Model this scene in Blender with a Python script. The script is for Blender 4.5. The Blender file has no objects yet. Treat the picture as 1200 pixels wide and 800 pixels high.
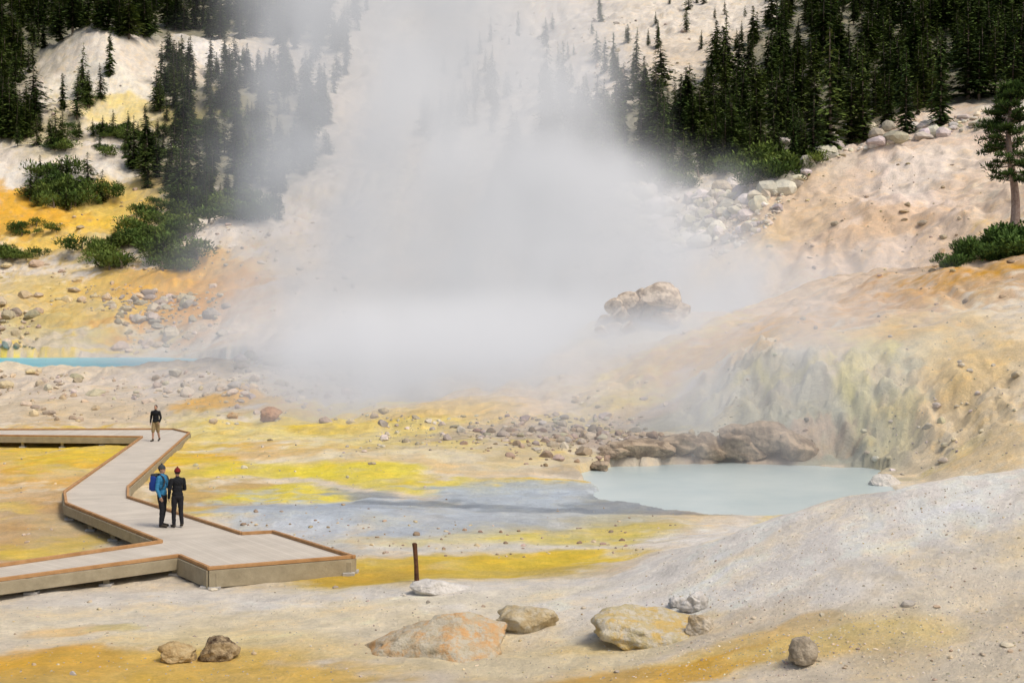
import bpy, bmesh, math, random
import numpy as np
from mathutils import Vector, Matrix, noise as mnoise
random.seed(7); rng=np.random.default_rng(7)
F=1667.0; HC=6.75; YH=365.0
scene=bpy.context.scene
COL=scene.collection

# ---------------------------------------------------------------- helpers
def sstep(a,b,x):
    t=np.clip((x-a)/(b-a),0,1); return t*t*(3-2*t)
def _h(ix,iy,s):
    n=(ix.astype(np.int64)*374761393+iy.astype(np.int64)*668265263+s*1442695041)&0x7fffffff
    n=((n^(n>>13))*1274126177)&0x7fffffff
    return ((n^(n>>16))&0xffffff)/float(0xffffff)
def vnoise(x,y,s=0):
    x=np.asarray(x,float); y=np.asarray(y,float)
    ix=np.floor(x); iy=np.floor(y); fx=x-ix; fy=y-iy
    fx=fx*fx*fx*(fx*(fx*6-15)+10); fy=fy*fy*fy*(fy*(fy*6-15)+10)
    a=_h(ix,iy,s);b=_h(ix+1,iy,s);c=_h(ix,iy+1,s);d=_h(ix+1,iy+1,s)
    return ((a*(1-fx)+b*fx)*(1-fy)+(c*(1-fx)+d*fx)*fy)*2-1
def fbm(x,y,sc,o=5,s=0,g=.5):
    t=0;a=1;n=0;ca,sa=math.cos(.6),math.sin(.6)
    x=np.asarray(x,float)/sc;y=np.asarray(y,float)/sc
    for i in range(o):
        t=t+a*vnoise(x,y,s+i*17);n+=a;a*=g
        x,y=(x*ca-y*sa)*2.03+3.1,(x*sa+y*ca)*2.03+1.7
    return t/n
def ridged(x,y,sc,o=4,s=0):
    t=0;a=1;n=0
    x=np.asarray(x,float)/sc;y=np.asarray(y,float)/sc
    for i in range(o):
        t=t+a*(1-np.abs(vnoise(x,y,s+i*13))*2);n+=a;a*=.5;x=x*2.1+5;y=y*2.1+2
    return t/n
def polysd(x,y,P):
    d=np.full(np.shape(x),1e9); ins=np.zeros(np.shape(x),bool); n=len(P)
    for i in range(n):
        ax,ay=P[i];bx,by=P[(i+1)%n]
        ex,ey=bx-ax,by-ay
        t=np.clip(((x-ax)*ex+(y-ay)*ey)/(ex*ex+ey*ey+1e-12),0,1)
        d=np.minimum(d,(x-ax-ex*t)**2+(y-ay-ey*t)**2)
        if ay!=by:
            c=((ay>y)!=(by>y))&(x<(bx-ax)*(y-ay)/(by-ay)+ax); ins^=c
    d=np.sqrt(d); return np.where(ins,-d,d)
def gblur(A,s,axis):
    r=int(s*3)+1;k=np.exp(-.5*(np.arange(-r,r+1)/s)**2);k/=k.sum()
    A=np.moveaxis(A,axis,0);P=np.concatenate([np.repeat(A[:1],r,0),A,np.repeat(A[-1:],r,0)])
    o=sum(k[i]*P[i:i+len(A)] for i in range(2*r+1))
    return np.moveaxis(o,0,axis)

def mesh_np(name,V,Fc,mats=(),smooth=True,parent=None,matidx=None,link=True):
    me=bpy.data.meshes.new(name)
    V=np.asarray(V,np.float32)
    if isinstance(Fc,np.ndarray):
        n,k=Fc.shape
        me.vertices.add(len(V));me.vertices.foreach_set('co',V.ravel())
        me.loops.add(n*k);me.loops.foreach_set('vertex_index',Fc.astype(np.int32).ravel())
        me.polygons.add(n);me.polygons.foreach_set('loop_start',np.arange(0,n*k,k,dtype=np.int32))
        me.update(calc_edges=True)
    else:
        me.from_pydata([tuple(map(float,v)) for v in V],[],Fc);me.update()
    for m in mats: me.materials.append(m)
    if matidx is not None: me.polygons.foreach_set('material_index',np.asarray(matidx,np.int32))
    me.polygons.foreach_set('use_smooth',np.full(len(me.polygons),smooth))
    me.validate(); me.update()
    if not link: return me
    ob=bpy.data.objects.new(name,me);COL.objects.link(ob)
    if parent: ob.parent=parent
    return ob
def empty(name,loc=(0,0,0),rz=0):
    e=bpy.data.objects.new(name,None);COL.objects.link(e);e.location=loc;e.rotation_euler=(0,0,rz);return e

# ---------------------------------------------------------------- materials
def newmat(name):
    m=bpy.data.materials.new(name);m.use_nodes=True;nt=m.node_tree
    b=nt.nodes['Principled BSDF'];return m,nt,b
def N(nt,t,**k):
    n=nt.nodes.new(t)
    for a,v in k.items(): setattr(n,a,v)
    return n
def noisemat(name,c1,c2,scale=5,rough=.85,bump=.3,bscale=None,bdist=.05,spec=.3,coord='Object',attr=None,rnd=0,lo=.35,hi=.65,c3=None):
    m,nt,b=newmat(name);L=nt.links.new
    tc=N(nt,'ShaderNodeTexCoord')
    n=N(nt,'ShaderNodeTexNoise');n.inputs['Scale'].default_value=scale;n.inputs['Detail'].default_value=8
    n.inputs['Roughness'].default_value=.68
    L(tc.outputs[coord],n.inputs['Vector'])
    r=N(nt,'ShaderNodeValToRGB');r.color_ramp.elements[0].position=lo;r.color_ramp.elements[1].position=hi
    r.color_ramp.elements[0].color=(*c1,1);r.color_ramp.elements[1].color=(*c2,1)
    L(n.outputs['Fac'],r.inputs['Fac']);out=r.outputs['Color']
    if c3:
        n3_=N(nt,'ShaderNodeTexNoise');n3_.inputs['Scale'].default_value=scale*2.3;n3_.inputs['Detail'].default_value=8;n3_.inputs['Roughness'].default_value=.7
        mp_=N(nt,'ShaderNodeMapping');mp_.inputs['Location'].default_value=(7,3,11);L(tc.outputs[coord],mp_.inputs[0]);L(mp_.outputs[0],n3_.inputs['Vector'])
        q_=N(nt,'ShaderNodeMapRange');q_.inputs['From Min'].default_value=.47;q_.inputs['From Max'].default_value=.58;L(n3_.outputs['Fac'],q_.inputs['Value'])
        mx=N(nt,'ShaderNodeMix',data_type='RGBA');L(q_.outputs[0],mx.inputs['Factor']);L(out,mx.inputs['A']);mx.inputs['B'].default_value=(*c3,1);out=mx.outputs['Result']
    if attr:
        a=N(nt,'ShaderNodeAttribute',attribute_name=attr)
        mx=N(nt,'ShaderNodeMix',data_type='RGBA',blend_type='MULTIPLY');mx.inputs['Factor'].default_value=1
        L(out,mx.inputs['A']);L(a.outputs['Color'],mx.inputs['B']);out=mx.outputs['Result']
    if rnd:
        oi=N(nt,'ShaderNodeObjectInfo');hs=N(nt,'ShaderNodeHueSaturation')
        mr=N(nt,'ShaderNodeMapRange');mr.inputs['To Min'].default_value=1-rnd;mr.inputs['To Max'].default_value=1+rnd
        L(oi.outputs['Random'],mr.inputs['Value']);L(mr.outputs['Result'],hs.inputs['Value'])
        mr2=N(nt,'ShaderNodeMapRange');mr2.inputs['To Min'].default_value=.52;mr2.inputs['To Max'].default_value=.475
        L(oi.outputs['Random'],mr2.inputs['Value']);L(mr2.outputs['Result'],hs.inputs['Hue'])
        L(out,hs.inputs['Color']);out=hs.outputs['Color']
    L(out,b.inputs['Base Color']);b.inputs['Roughness'].default_value=rough
    b.inputs['Specular IOR Level'].default_value=spec
    if bump:
        n2=N(nt,'ShaderNodeTexNoise');n2.inputs['Scale'].default_value=bscale or scale*3;n2.inputs['Detail'].default_value=7;n2.inputs['Roughness'].default_value=.62
        L(tc.outputs[coord],n2.inputs['Vector'])
        bp=N(nt,'ShaderNodeBump');bp.inputs['Strength'].default_value=bump;bp.inputs['Distance'].default_value=bdist
        L(n2.outputs['Fac'],bp.inputs['Height']);L(bp.outputs['Normal'],b.inputs['Normal'])
    return m

# ---------------------------------------------------------------- terrain design (height profiles by image column, from pixel rows and assumed distances)
def P(py,d): return (d,HC-(py-YH)/F*d)
near=[(3,5.0),(8,3.9),(13,2.3),(19,1.0)]
far_l=[P(150,290),P(100,330),P(0,420),P(-150,560),(900,330),(1600,560)]
cols={
 0: near+[P(800,25.5),P(720,31.5),P(690,34.5),(40,-.12),P(600,48),P(560,57.5),P(520,72.5),P(500,82),P(470,97),P(440,116),(122,2.0),(148,2.0),P(405,156),P(370,172),P(320,195),P(300,203),P(240,235),P(205,250),P(188,258),(275,P(188,258)[1]-1)]+far_l,
 100: near+[P(800,25.5),P(720,31.5),P(690,34.5),(40,-.15),(48,-.15),P(560,57.5),P(520,72.5),P(500,82),P(470,97),P(440,116),(122,2.0),(148,2.0),P(405,156),P(370,172),P(320,195),P(295,205),P(240,235),P(200,250),P(182,258),(275,P(182,258)[1]-1),P(150,290),P(60,340),(352,P(60,340)[1]),P(0,440),P(-150,560),(900,330),(1600,560)],
 200: near+[P(800,25.5),P(720,31.5),P(690,34.5),(40,-.1),(48,-.05),P(560,57.5),P(520,72.5),P(500,82),P(470,97),P(440,116),(122,2.0),(148,2.2),P(405,156),P(365,172),P(310,195),P(270,212),P(220,240),P(170,275)]+[P(100,330),P(60,345),P(0,430),P(-150,560),(900,330),(1600,560)],
 300: near+[P(800,25.5),P(720,31.5),P(690,34.5),(40,0),(48,0.),P(560,57.5),P(520,72.),P(495,82),P(460,97),P(432,116),P(415,135),P(380,150),P(330,175),P(280,195),P(258,203),(215,P(258,203)[1]+.3),P(220,240),P(170,275)]+far_l[1:],
 400: near+[P(800,25.5),P(720,31.),P(690,34.5),(40,0),(48,0.),P(560,57.5),P(520,71.),P(480,87),P(445,105),P(410,125),P(350,160),P(300,190),P(250,215),P(170,275)]+far_l[1:],
 500: near+[P(800,25.5),P(720,31.),P(690,34),(40,0),(48,0.),P(560,57.),P(520,70.),P(480,84),P(445,100),P(400,122),P(350,155),P(300,180),P(240,215),P(170,275)]+far_l[1:],
 600: near+[P(800,25.3),P(740,29),P(700,33),P(685,35.5),(40,0),(48,0.),P(560,57.),P(520,69.),P(480,80),P(445,93),P(400,118),P(350,150),P(300,175),P(230,210),P(160,270),P(90,330),P(0,420),P(-150,560),(900,330),(1600,560)],
 700: near+[P(800,25),P(740,28.5),P(700,31),P(685,33),(38,0),(48,-.1),(58,-.05),P(520,68.),P(500,75),P(450,86),P(400,97),P(383,103),(112,5.2),P(330,130),P(290,145),P(240,160),P(215,170),P(150,215),P(80,290),P(0,380),P(-150,520),(900,350),(1600,600)],
 800: near+[P(800,24.5),P(740,27.5),P(690,30),P(642,32.5),(38,.4),(46,-.05),(64,-.08),P(520,69),P(470,76),P(420,85),P(395,92),P(380,98),(110,5.2),P(340,125),P(300,140),P(230,155),P(195,165),P(130,215),P(60,300),P(0,370),P(-150,500),(900,370),(1600,620)],
 900: near+[P(800,24),P(720,27),P(650,30),P(606,32),(38,.7),(46,-.1),(65,-.1),P(528,67),P(430,70.5),P(405,74.5),P(370,90),P(348,98),(108,6.2),P(345,114),P(300,122),P(230,135),P(205,140),(150,19.5),P(190,170),P(130,215),P(0,350),P(-150,480),(900,400),(1600,650)],
 1000: near+[P(800,23.5),P(720,26),P(640,29),P(580,31.5),(37,1.3),(45,-.1),(63,-.1),P(535,64.5),P(415,68.5),P(395,72.5),P(350,88),P(326,98),(107,7.2),P(326,113),P(250,125),P(185,140),P(165,146),(154,22.5),P(155,180),P(60,240),P(0,320),P(-150,450),(900,430),(1600,680)],
 1100: near+[P(800,23),P(700,26),P(620,29),P(562,31),(36,1.8),(45,0),(58,-.1),P(545,60.5),P(440,65),P(390,71),P(340,82),P(308,90),(98,8.0),P(320,109),P(220,125),P(150,140),(149,23),P(130,170),P(0,290),P(-150,420),(900,460),(1600,700)],
 1200: near+[P(800,22.5),P(700,25.5),P(600,29),P(548,31),(36,2.0),(43,.3),(50,.3),P(540,54),P(480,58),P(400,66),P(340,76),P(292,84),P(275,93),P(250,105),P(225,115),P(140,150),P(0,280),P(-150,410),(900,470),(1600,710)],
 1350: near+[P(800,22),P(680,25.5),P(580,29),P(530,31),(36,2.6),(43,1.0),(50,1.5),P(500,56),P(400,64),P(290,80),P(240,105),P(140,150),P(0,280),P(-150,410),(900,470),(1600,710)],
}
cols[-200]=cols[0]; 
keys=sorted(cols)
lmin,lmax,NL=math.log(3),math.log(1600),2000
lg=np.linspace(lmin,lmax,NL)
bp=np.arange(-1500,2701,10.)
prof=[]
for k in keys:
    a=np.array(cols[k]);prof.append(np.interp(np.exp(lg),a[:,0],a[:,1]))
prof=np.array(prof)
B=np.empty((len(bp),NL))
for j in range(NL): B[:,j]=np.interp(bp,keys,prof[:,j])
B=gblur(gblur(B,3.2,0),2.2,1)
def base_h(x,y):
    px=600+F*x/y; l=np.log(np.clip(y,3.01,1599))
    i=np.clip((px-bp[0])/10,0,len(bp)-1.001);j=(l-lmin)/(lmax-lmin)*(NL-1);j=np.clip(j,0,NL-1.001)
    i0=i.astype(int);j0=j.astype(int);fi=i-i0;fj=j-j0
    return (B[i0,j0]*(1-fi)+B[i0+1,j0]*fi)*(1-fj)+(B[i0,j0+1]*(1-fi)+B[i0+1,j0+1]*fi)*fj
def W(px,py,z=0.0):
    d=(HC-z)*F/(py-YH);return ((px-600)/F*d,d)
POOLZ=-.15
pool=[W(a,b,POOLZ) for a,b in [(676,556),(700,570),(694,583),(755,593),(825,602),(900,607),(985,601),(1060,578),(1045,560),(1015,549),(950,544),(860,543),(780,544),(725,547)]]
LPZ=1.8
lpool=[W(a,b,LPZ) for a,b in [(-120,434),(60,434.5),(150,433.5),(215,431),(280,428),(300,424),(250,420.5),(180,419),(60,419),(-120,419)]]
def bumpf(x,y,px,d,rx,ry,h):
    return h*np.exp(-(((x-(px-600)/F*d)/rx)**2+((y-d)/ry)**2))
def height(x,y):
    z=base_h(x,y)
    e=2.0
    gx=(base_h(x+e,y)-base_h(x-e,y))/(2*e);gy=(base_h(x,y+e)-base_h(x,y-e))/(2*e)
    sl=np.sqrt(gx**2+gy**2)
    flat=sstep(26,32,y)*(1-sstep(64,80,y))*(1-sstep(.1,.3,sl))
    A=np.clip(y/100,.2,2.6)
    z=z+fbm(x,y,14,5,3)*A*1.1*(1-.88*flat)
    z=z+fbm(x,y,2.2,5,9,.55)*.15*(.5+.5*np.clip(y/60,.3,3))*(1-.3*flat)
    z=z+fbm(x,y,45,3,12)*2.5*sstep(120,220,y)
    rub=sstep(62,78,y)*sstep(-.3,.2,fbm(x,y,18,3,55))
    z=z+(np.abs(vnoise(x/2.6,y/2.6,61))+.5*np.abs(vnoise(x/1.1+4,y/1.1,62))+.2*np.abs(vnoise(x/.5+4,y/.5,63)))*.38*rub*np.clip(y/90,.6,2)
    z=z+(ridged(x,y,1.5,4,67))*.055*np.clip(y/50,.35,2.5)
    wx_=x+fbm(x,y,8,3,5)*3
    z=z+ridged(wx_,y*.22,3.2,4,20)*.5*sstep(.25,.7,sl)*np.clip(y/80,.5,2.2)
    px=600+F*x/y
    cm=sstep(57,61,y)*(1-sstep(72,78,y))*sstep(.3,.65,sl)*(1-.5*sstep(1020,1120,px))
    z=z+cm*(ridged(x*1.0+fbm(x,y,3,3,7)*1.6,y*.5,1.5,5,25)*.55+fbm(x,y,.8,5,27,.65)*.8+fbm(x,y,3,3,28)*.5)
    hm=sstep(108,116,y)*(1-sstep(142,150,y))*sstep(820,880,px)
    z=z+hm*(ridged(x*.8+y*.25+fbm(x,y,10,3,8)*3,y*.3,6,5,29)*1.0+fbm(x,y,2,4,33)*.35)
    bmk=sstep(70,78,y)*(1-sstep(94,102,y))*sstep(700,800,px)
    z=z-bmk*sstep(.5,.95,ridged(x*.7+y*.5+fbm(x,y,9,3,18)*4,y*.35-x*.2,6,3,39))*.4
    for b in [(330,46,5,2.2,.35),(560,33,3,2,.25),(60,60,4,5,.3),(120,52,2.5,3,.2),(420,62,6,4,.4),(560,66,7,4,.45),(880,67.5,2.6,1.6,1.1),(780,66.5,3.0,1.3,.7),(930,66,2,1.2,.8),(720,36,3,2,.15),
              (130,330,14,18,9),(250,300,8,8,4),(60,262,12,10,3),(265,205,9,8,2.2),(750,99,4,4,1.2)]:
        z=z+bumpf(x,y,*b)
    for pl,lz in ((pool,POOLZ),(lpool,LPZ)):
        sd=polysd(x,y,pl)+fbm(x,y,2.0 if lz<0 else 6,4,31)*(1.1 if lz<0 else 1.2)
        bank=lz+.04+np.clip(sd,0,6)*.05
        w=1-sstep(0,2.5,sd)
        z=np.where(sd>0,np.maximum(z,bank)*w+np.maximum(z,lz+.04)*(1-w) if lz<0 else z*(1-w)+np.maximum(z,bank)*w,lz-.03-np.clip(-sd,0,3)*.2)
    return z
pxs=np.concatenate([np.arange(-1400,-150,25.),np.arange(-150,1350,2.6),np.arange(1350,2601,25.)])
def lr(a,b,r): n=int(math.log(b/a)/math.log(r))+1;return np.exp(np.linspace(math.log(a),math.log(b),n,endpoint=False))
ds=np.concatenate([lr(3,20,1.02),lr(20,130,1.0023),lr(130,450,1.004),lr(450,1590,1.03),[1590.]])
U=(pxs-600)/F
X=U[:,None]*ds[None,:];Y=np.broadcast_to(ds[None,:],X.shape).copy()
Z=height(X,Y)
APP=YH+(HC-Z)/ds[None,:]*F
i20=np.searchsorted(ds,18)
def hit(px,py):
    i=np.clip(np.interp(px,pxs,np.arange(len(pxs))),0,len(pxs)-1.001);i0=int(i);f=i-i0
    ap=(APP[i0]*(1-f)+APP[i0+1]*f)[i20:]
    k=np.argmax(ap<=py)
    if ap[k]>py: k=len(ap)-1
    d=ds[i20+k]
    return (px-600)/F*d,d
def gz(x,y):
    i=np.interp(600+F*x/y,pxs,np.arange(len(pxs)));j=np.interp(y,ds,np.arange(len(ds)))
    i0=min(int(i),len(pxs)-2);j0=min(int(j),len(ds)-2);fi=i-i0;fj=j-j0
    return float((Z[i0,j0]*(1-fi)+Z[i0+1,j0]*fi)*(1-fj)+(Z[i0,j0+1]*(1-fi)+Z[i0+1,j0+1]*fi)*fj)

# ---- ground colour (albedo) from mineral patches given in image pixels, projected to ground coordinates
wx=X+fbm(X,Y,5,5,41)*np.clip(Y/40,.5,4)*1.6
wy=Y+fbm(X,Y,5,5,47)*np.clip(Y/40,.5,4)*2.2
n1=fbm(X,Y,9,6,60);n2=fbm(X,Y,1.6,6,71,.6);n3=fbm(X,Y,30,4,80)
edge=n2*.5+fbm(X,Y,.45,3,93)*.22
def blob(px,py,rx,ry,soft=.32,e=1.0):
    x0,d0=hit(px,py);u0=(px-600)/F
    d1=hit(px,py-ry)[1];d2=hit(px,py+ry)[1]
    up=max(d1-d0,.3);dn=max(d0-d2,.3)
    R=((wx-u0*wy)/(rx*d0/F))**2+np.where(wy>d0,(wy-d0)/up,(wy-d0)/dn)**2
    return 1-sstep(1-soft,1+soft,np.sqrt(R)+edge*e)
C=np.empty(X.shape+(3,));C[:]=(.73,.64,.50)
WET=np.zeros(X.shape)
def lay(w,c):
    global C
    w=np.clip(w,0,1)[...,None];C=C*(1-w)+np.array(c)*w
white=(.86,.815,.73);cream=(.82,.72,.52);yel=(.82,.60,.05);och=(.75,.42,.035);org=(.67,.32,.03)
pnk=(.72,.55,.43);lime=(.80,.67,.06);tan=(.64,.51,.32)
lay(sstep(0,.5,n1)*.7,cream);lay(sstep(.1,.5,n3)*.4,pnk)
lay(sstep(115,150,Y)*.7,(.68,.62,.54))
lay(blob(200,470,260,34)*.85,(.65,.56,.45));lay(blob(200,470,260,34)*sstep(.05,.35,n1)*.6,tan)
lay(blob(200,470,260,34)*sstep(.0,.3,-n1)*.5,(.72,.64,.57))
T=[ # px,py,rx,ry,color,strength,patchiness
 (60,540,160,32,och,.9,.4),(90,528,140,20,yel,.85,.3),(40,622,90,36,(.58,.36,.14),.85,.35),(110,600,40,50,(.66,.52,.28),.7,.4),(120,640,90,8,yel,.7,.3),(20,585,60,14,(.66,.40,.12),.6,.5),
 (300,505,150,18,(.80,.67,.22),.85,.35),(400,490,120,13,yel,.9,.4),(265,467,38,14,och,.97,.2),(370,478,90,9,yel,.8,.45),(560,470,130,24,(.76,.60,.37),.85,.4),(330,480,60,8,org,.5,.5),
 (240,545,90,18,yel,.85,.4),(330,552,120,12,lime,.85,.45),(430,556,100,10,lime,.88,.38),(560,567,90,9,lime,.93,.3),(640,566,60,8,yel,.9,.3),(500,535,150,18,(.78,.69,.47),.8,.3),(470,500,100,8,yel,.75,.5),
 (260,588,90,20,(.58,.39,.12),.85,.35),(350,578,70,8,lime,.9,.25),(250,603,60,9,yel,.85,.3),(190,570,40,20,(.64,.49,.18),.7,.3),
 (560,510,120,12,yel,.6,.6),(640,530,90,9,yel,.55,.6),(460,512,110,11,(.78,.66,.28),.75,.5),(330,528,130,8,och,.5,.6),(520,545,140,7,och,.35,.65),
 (620,445,100,48,(.73,.58,.42),.75,.3),(700,500,170,16,(.58,.48,.38),.85,.35),(640,512,150,11,(.48,.40,.32),.7,.45),(520,480,70,14,(.76,.54,.17),.7,.5),(740,470,60,16,(.74,.56,.26),.6,.5),(560,522,110,8,(.50,.42,.34),.6,.5),
 (500,612,260,32,(.67,.685,.67),.98,0),(420,600,160,24,(.50,.57,.64),.92,.05),(640,582,130,18,(.48,.56,.63),.92,.1),(700,615,110,20,(.62,.58,.42),.75,.4),(560,640,160,14,(.73,.70,.61),.85,.2),(380,615,110,12,(.62,.66,.69),.8,.2),(540,600,210,20,(.52,.58,.63),.85,.25),
 (680,630,150,11,(.74,.60,.16),.75,.5),(600,634,190,8,lime,.5,.68),(690,654,90,9,yel,.95,.1),(745,618,70,12,(.66,.53,.12),.7,.5),(580,614,150,6,(.44,.48,.52),.6,.6),(450,625,130,6,(.50,.54,.59),.5,.7),
 (500,587,130,4.0,(.19,.22,.25),.85,.45),(420,577,50,4,(.26,.30,.34),.75,.4),(770,599,125,5,(.18,.21,.24),.85,.4),(650,597,100,4.5,(.28,.32,.36),.75,.5),(370,592,80,5,(.38,.44,.52),.7,.4),(700,562,60,8,(.45,.38,.28),.8,.4),
 (520,668,200,13,(.68,.49,.05),.97,.15),(600,664,140,11,yel,.95,.25),(420,672,80,10,(.64,.41,.05),.85,.3),
 (600,720,700,34,white,.9,0),(250,700,260,12,white,.7,.2),(1000,640,330,60,(.87,.83,.76),.97,0),(1100,610,200,40,(.87,.83,.77),.8,0),
 (100,730,250,22,cream,.85,.3),(60,738,70,8,och,.5,.45),(150,790,260,24,(.78,.50,.07),.95,.15),(40,775,100,16,och,.8,.35),(300,762,120,16,(.79,.61,.21),.7,.45),(110,735,38,6,(.66,.56,.2),.65,.2),(200,755,160,10,(.82,.67,.34),.6,.45),
 (420,740,230,28,(.83,.70,.43),.8,.3),(870,780,240,22,(.80,.56,.14),.8,.4),(800,797,160,12,och,.8,.3),(1000,760,150,16,(.82,.67,.30),.65,.45),(640,775,190,20,(.84,.72,.43),.8,.35),(740,760,120,10,(.82,.64,.28),.6,.5),
 (960,735,46,9,(.70,.47,.15),.8,.25),(1130,700,70,34,(.79,.71,.59),.4,.5),(880,590,30,8,(.66,.6,.5),.3,.5),(820,690,170,9,(.82,.72,.54),.5,.5),(1050,720,120,16,(.84,.77,.61),.4,.5),(560,700,150,8,(.83,.73,.46),.55,.5),
 (120,380,240,44,(.60,.51,.34),.8,.2),(200,335,130,36,och,.95,.25),(130,375,110,20,(.70,.49,.07),.8,.4),(250,350,76,36,org,.92,.25),(60,345,90,24,(.68,.51,.16),.8,.35),(210,375,100,16,org,.8,.35),(40,385,60,12,(.54,.48,.25),.7,.4),
 (110,412,100,5,yel,.8,.4),(20,414,50,5,lime,.95,.1),(320,375,80,45,(.65,.53,.42),.7,.3),(290,275,90,26,(.75,.67,.57),.9,0),(380,320,80,60,(.68,.57,.46),.7,.2),(300,305,80,16,(.72,.52,.24),.55,.5),
 (60,262,140,38,(.78,.51,.05),.95,.15),(20,250,70,30,(.74,.39,.035),.8,.25),(150,240,60,28,(.72,.52,.12),.85,.3),(130,290,80,14,(.60,.47,.15),.7,.4),(190,215,30,20,(.65,.5,.22),.7,.4),
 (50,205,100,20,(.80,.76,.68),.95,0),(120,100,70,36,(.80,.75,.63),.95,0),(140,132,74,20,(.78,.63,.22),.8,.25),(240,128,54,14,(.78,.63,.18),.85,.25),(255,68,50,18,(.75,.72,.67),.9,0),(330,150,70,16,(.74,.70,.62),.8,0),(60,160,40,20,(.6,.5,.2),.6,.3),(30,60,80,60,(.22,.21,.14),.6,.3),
 (120,15,50,20,(.74,.70,.64),.8,0),
 (1130,440,150,100,(.78,.66,.47),.9,.1),(1170,350,70,22,(.82,.76,.66),.85,.1),(1180,500,90,60,(.82,.75,.62),.85,.15),(1100,400,90,50,(.78,.58,.24),.7,.45),(1150,470,70,80,(.78,.54,.19),.6,.55),(1060,440,40,50,(.76,.66,.43),.6,.4),(1180,420,60,30,(.76,.53,.19),.5,.55),
 (800,385,140,32,(.77,.59,.23),.88,.3),(720,410,90,40,(.75,.62,.45),.75,.3),(760,372,80,24,(.75,.57,.10),.7,.4),(860,395,130,32,(.75,.50,.14),.8,.35),(760,440,90,18,(.75,.58,.23),.65,.5),(700,450,70,20,(.72,.60,.45),.6,.3),
 (1010,352,200,26,(.60,.29,.018),.95,.12),(1120,322,120,20,(.66,.34,.022),.95,.12),(900,378,110,20,(.67,.38,.06),.85,.3),(1090,306,120,9,(.78,.52,.06),.8,.35),(1040,388,120,10,(.75,.49,.13),.75,.4),(960,372,70,10,(.52,.27,.03),.7,.4),
 (950,478,130,66,(.52,.52,.38),.95,.1),(850,470,90,30,(.54,.53,.41),.9,.1),(920,510,90,40,(.40,.43,.37),.8,.25),(1040,510,50,56,(.68,.61,.29),.85,.3),(990,455,28,64,(.76,.69,.25),.7,.4),(900,430,110,9,(.70,.64,.29),.7,.4),(1070,540,60,20,(.40,.37,.28),.75,.3),(960,470,80,30,(.72,.69,.54),.45,.6),(860,490,60,12,(.42,.40,.28),.55,.5),(985,520,40,30,(.34,.35,.28),.6,.4),
 (830,524,130,16,(.54,.43,.33),.9,.1),
 (1010,240,190,120,(.76,.60,.46),.95,.1),(900,280,80,70,(.73,.53,.31),.8,.3),(1050,230,70,60,(.80,.67,.57),.8,.3),(870,310,60,34,(.71,.49,.19),.7,.4),(960,190,80,20,(.66,.59,.49),.6,.3),(980,290,90,28,(.69,.52,.36),.65,.4),(1080,200,60,30,(.80,.73,.63),.5,.4),(940,240,60,40,(.67,.53,.38),.5,.5),(1040,270,120,14,(.74,.50,.28),.5,.5),
 (780,235,170,60,(.66,.62,.55),.9,.1),(700,280,90,40,(.66,.61,.54),.8,.1),
 (720,40,220,60,(.68,.62,.54),.9,.1),(800,20,100,40,(.72,.66,.56),.7,.2),(620,80,100,30,(.62,.54,.42),.5,.5),(820,60,80,20,(.62,.50,.34),.5,.5),
]
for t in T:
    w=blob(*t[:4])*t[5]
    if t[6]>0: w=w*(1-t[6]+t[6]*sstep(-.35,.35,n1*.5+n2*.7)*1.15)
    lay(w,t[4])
WET=np.maximum.reduce([blob(500,600,230,18),blob(700,592,150,14)])*.6
C*= (1+n2[...,None]*.16+fbm(X,Y,.5,4,90)[...,None]*.13)
v=ridged(X+n1*2,Y*.7+n2,4.0,4,101);near_w=(1-sstep(80,130,Y))*sstep(33,38,Y)
lay(sstep(.45,.85,v)*.28*near_w*(1-WET)*(1-.6*sstep(70,80,Y)),(.83,.77,.63))
v2=ridged(X+n1*3,Y+n2*2,7.0,5,121);lay(sstep(.55,.9,v2)*.30*near_w*(1-WET),(.72,.49,.15))
v3=ridged(X*.8+n1*4,Y+n2*3,9.0,5,131);lay(sstep(.6,.9,v3)*.45*near_w*(1-WET)*(1-sstep(0,.4,(Z-3)/5)),(.82,.65,.08))
lay(sstep(.1,.6,-fbm(X,Y,1.1,5,140,.6))*.38*sstep(55,80,Y),(.42,.34,.25))
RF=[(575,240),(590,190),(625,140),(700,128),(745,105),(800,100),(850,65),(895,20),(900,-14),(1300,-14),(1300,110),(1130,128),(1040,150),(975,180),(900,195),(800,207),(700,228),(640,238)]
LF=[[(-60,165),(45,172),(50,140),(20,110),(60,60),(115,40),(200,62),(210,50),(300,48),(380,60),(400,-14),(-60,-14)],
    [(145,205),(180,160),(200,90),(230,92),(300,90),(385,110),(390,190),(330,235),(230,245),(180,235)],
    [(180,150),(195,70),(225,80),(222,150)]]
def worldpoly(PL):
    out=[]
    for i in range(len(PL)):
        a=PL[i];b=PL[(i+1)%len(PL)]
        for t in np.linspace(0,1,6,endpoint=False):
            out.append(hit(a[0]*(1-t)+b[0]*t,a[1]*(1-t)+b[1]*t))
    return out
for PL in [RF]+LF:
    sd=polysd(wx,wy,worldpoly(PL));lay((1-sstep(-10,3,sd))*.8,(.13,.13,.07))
C=np.clip(C,.012,.88)
nc,nr=X.shape
V=np.stack([X,Y,Z],-1).reshape(-1,3)
idx=np.arange(nc*nr).reshape(nc,nr)
FQ=np.stack([idx[:-1,:-1],idx[1:,:-1],idx[1:,1:],idx[:-1,1:]],-1).reshape(-1,4)
m,nt,b=newmat('hydrothermal_ground');L=nt.links.new
at=N(nt,'ShaderNodeAttribute',attribute_name='col');wt=N(nt,'ShaderNodeAttribute',attribute_name='wet')
geo=N(nt,'ShaderNodeNewGeometry')
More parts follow.
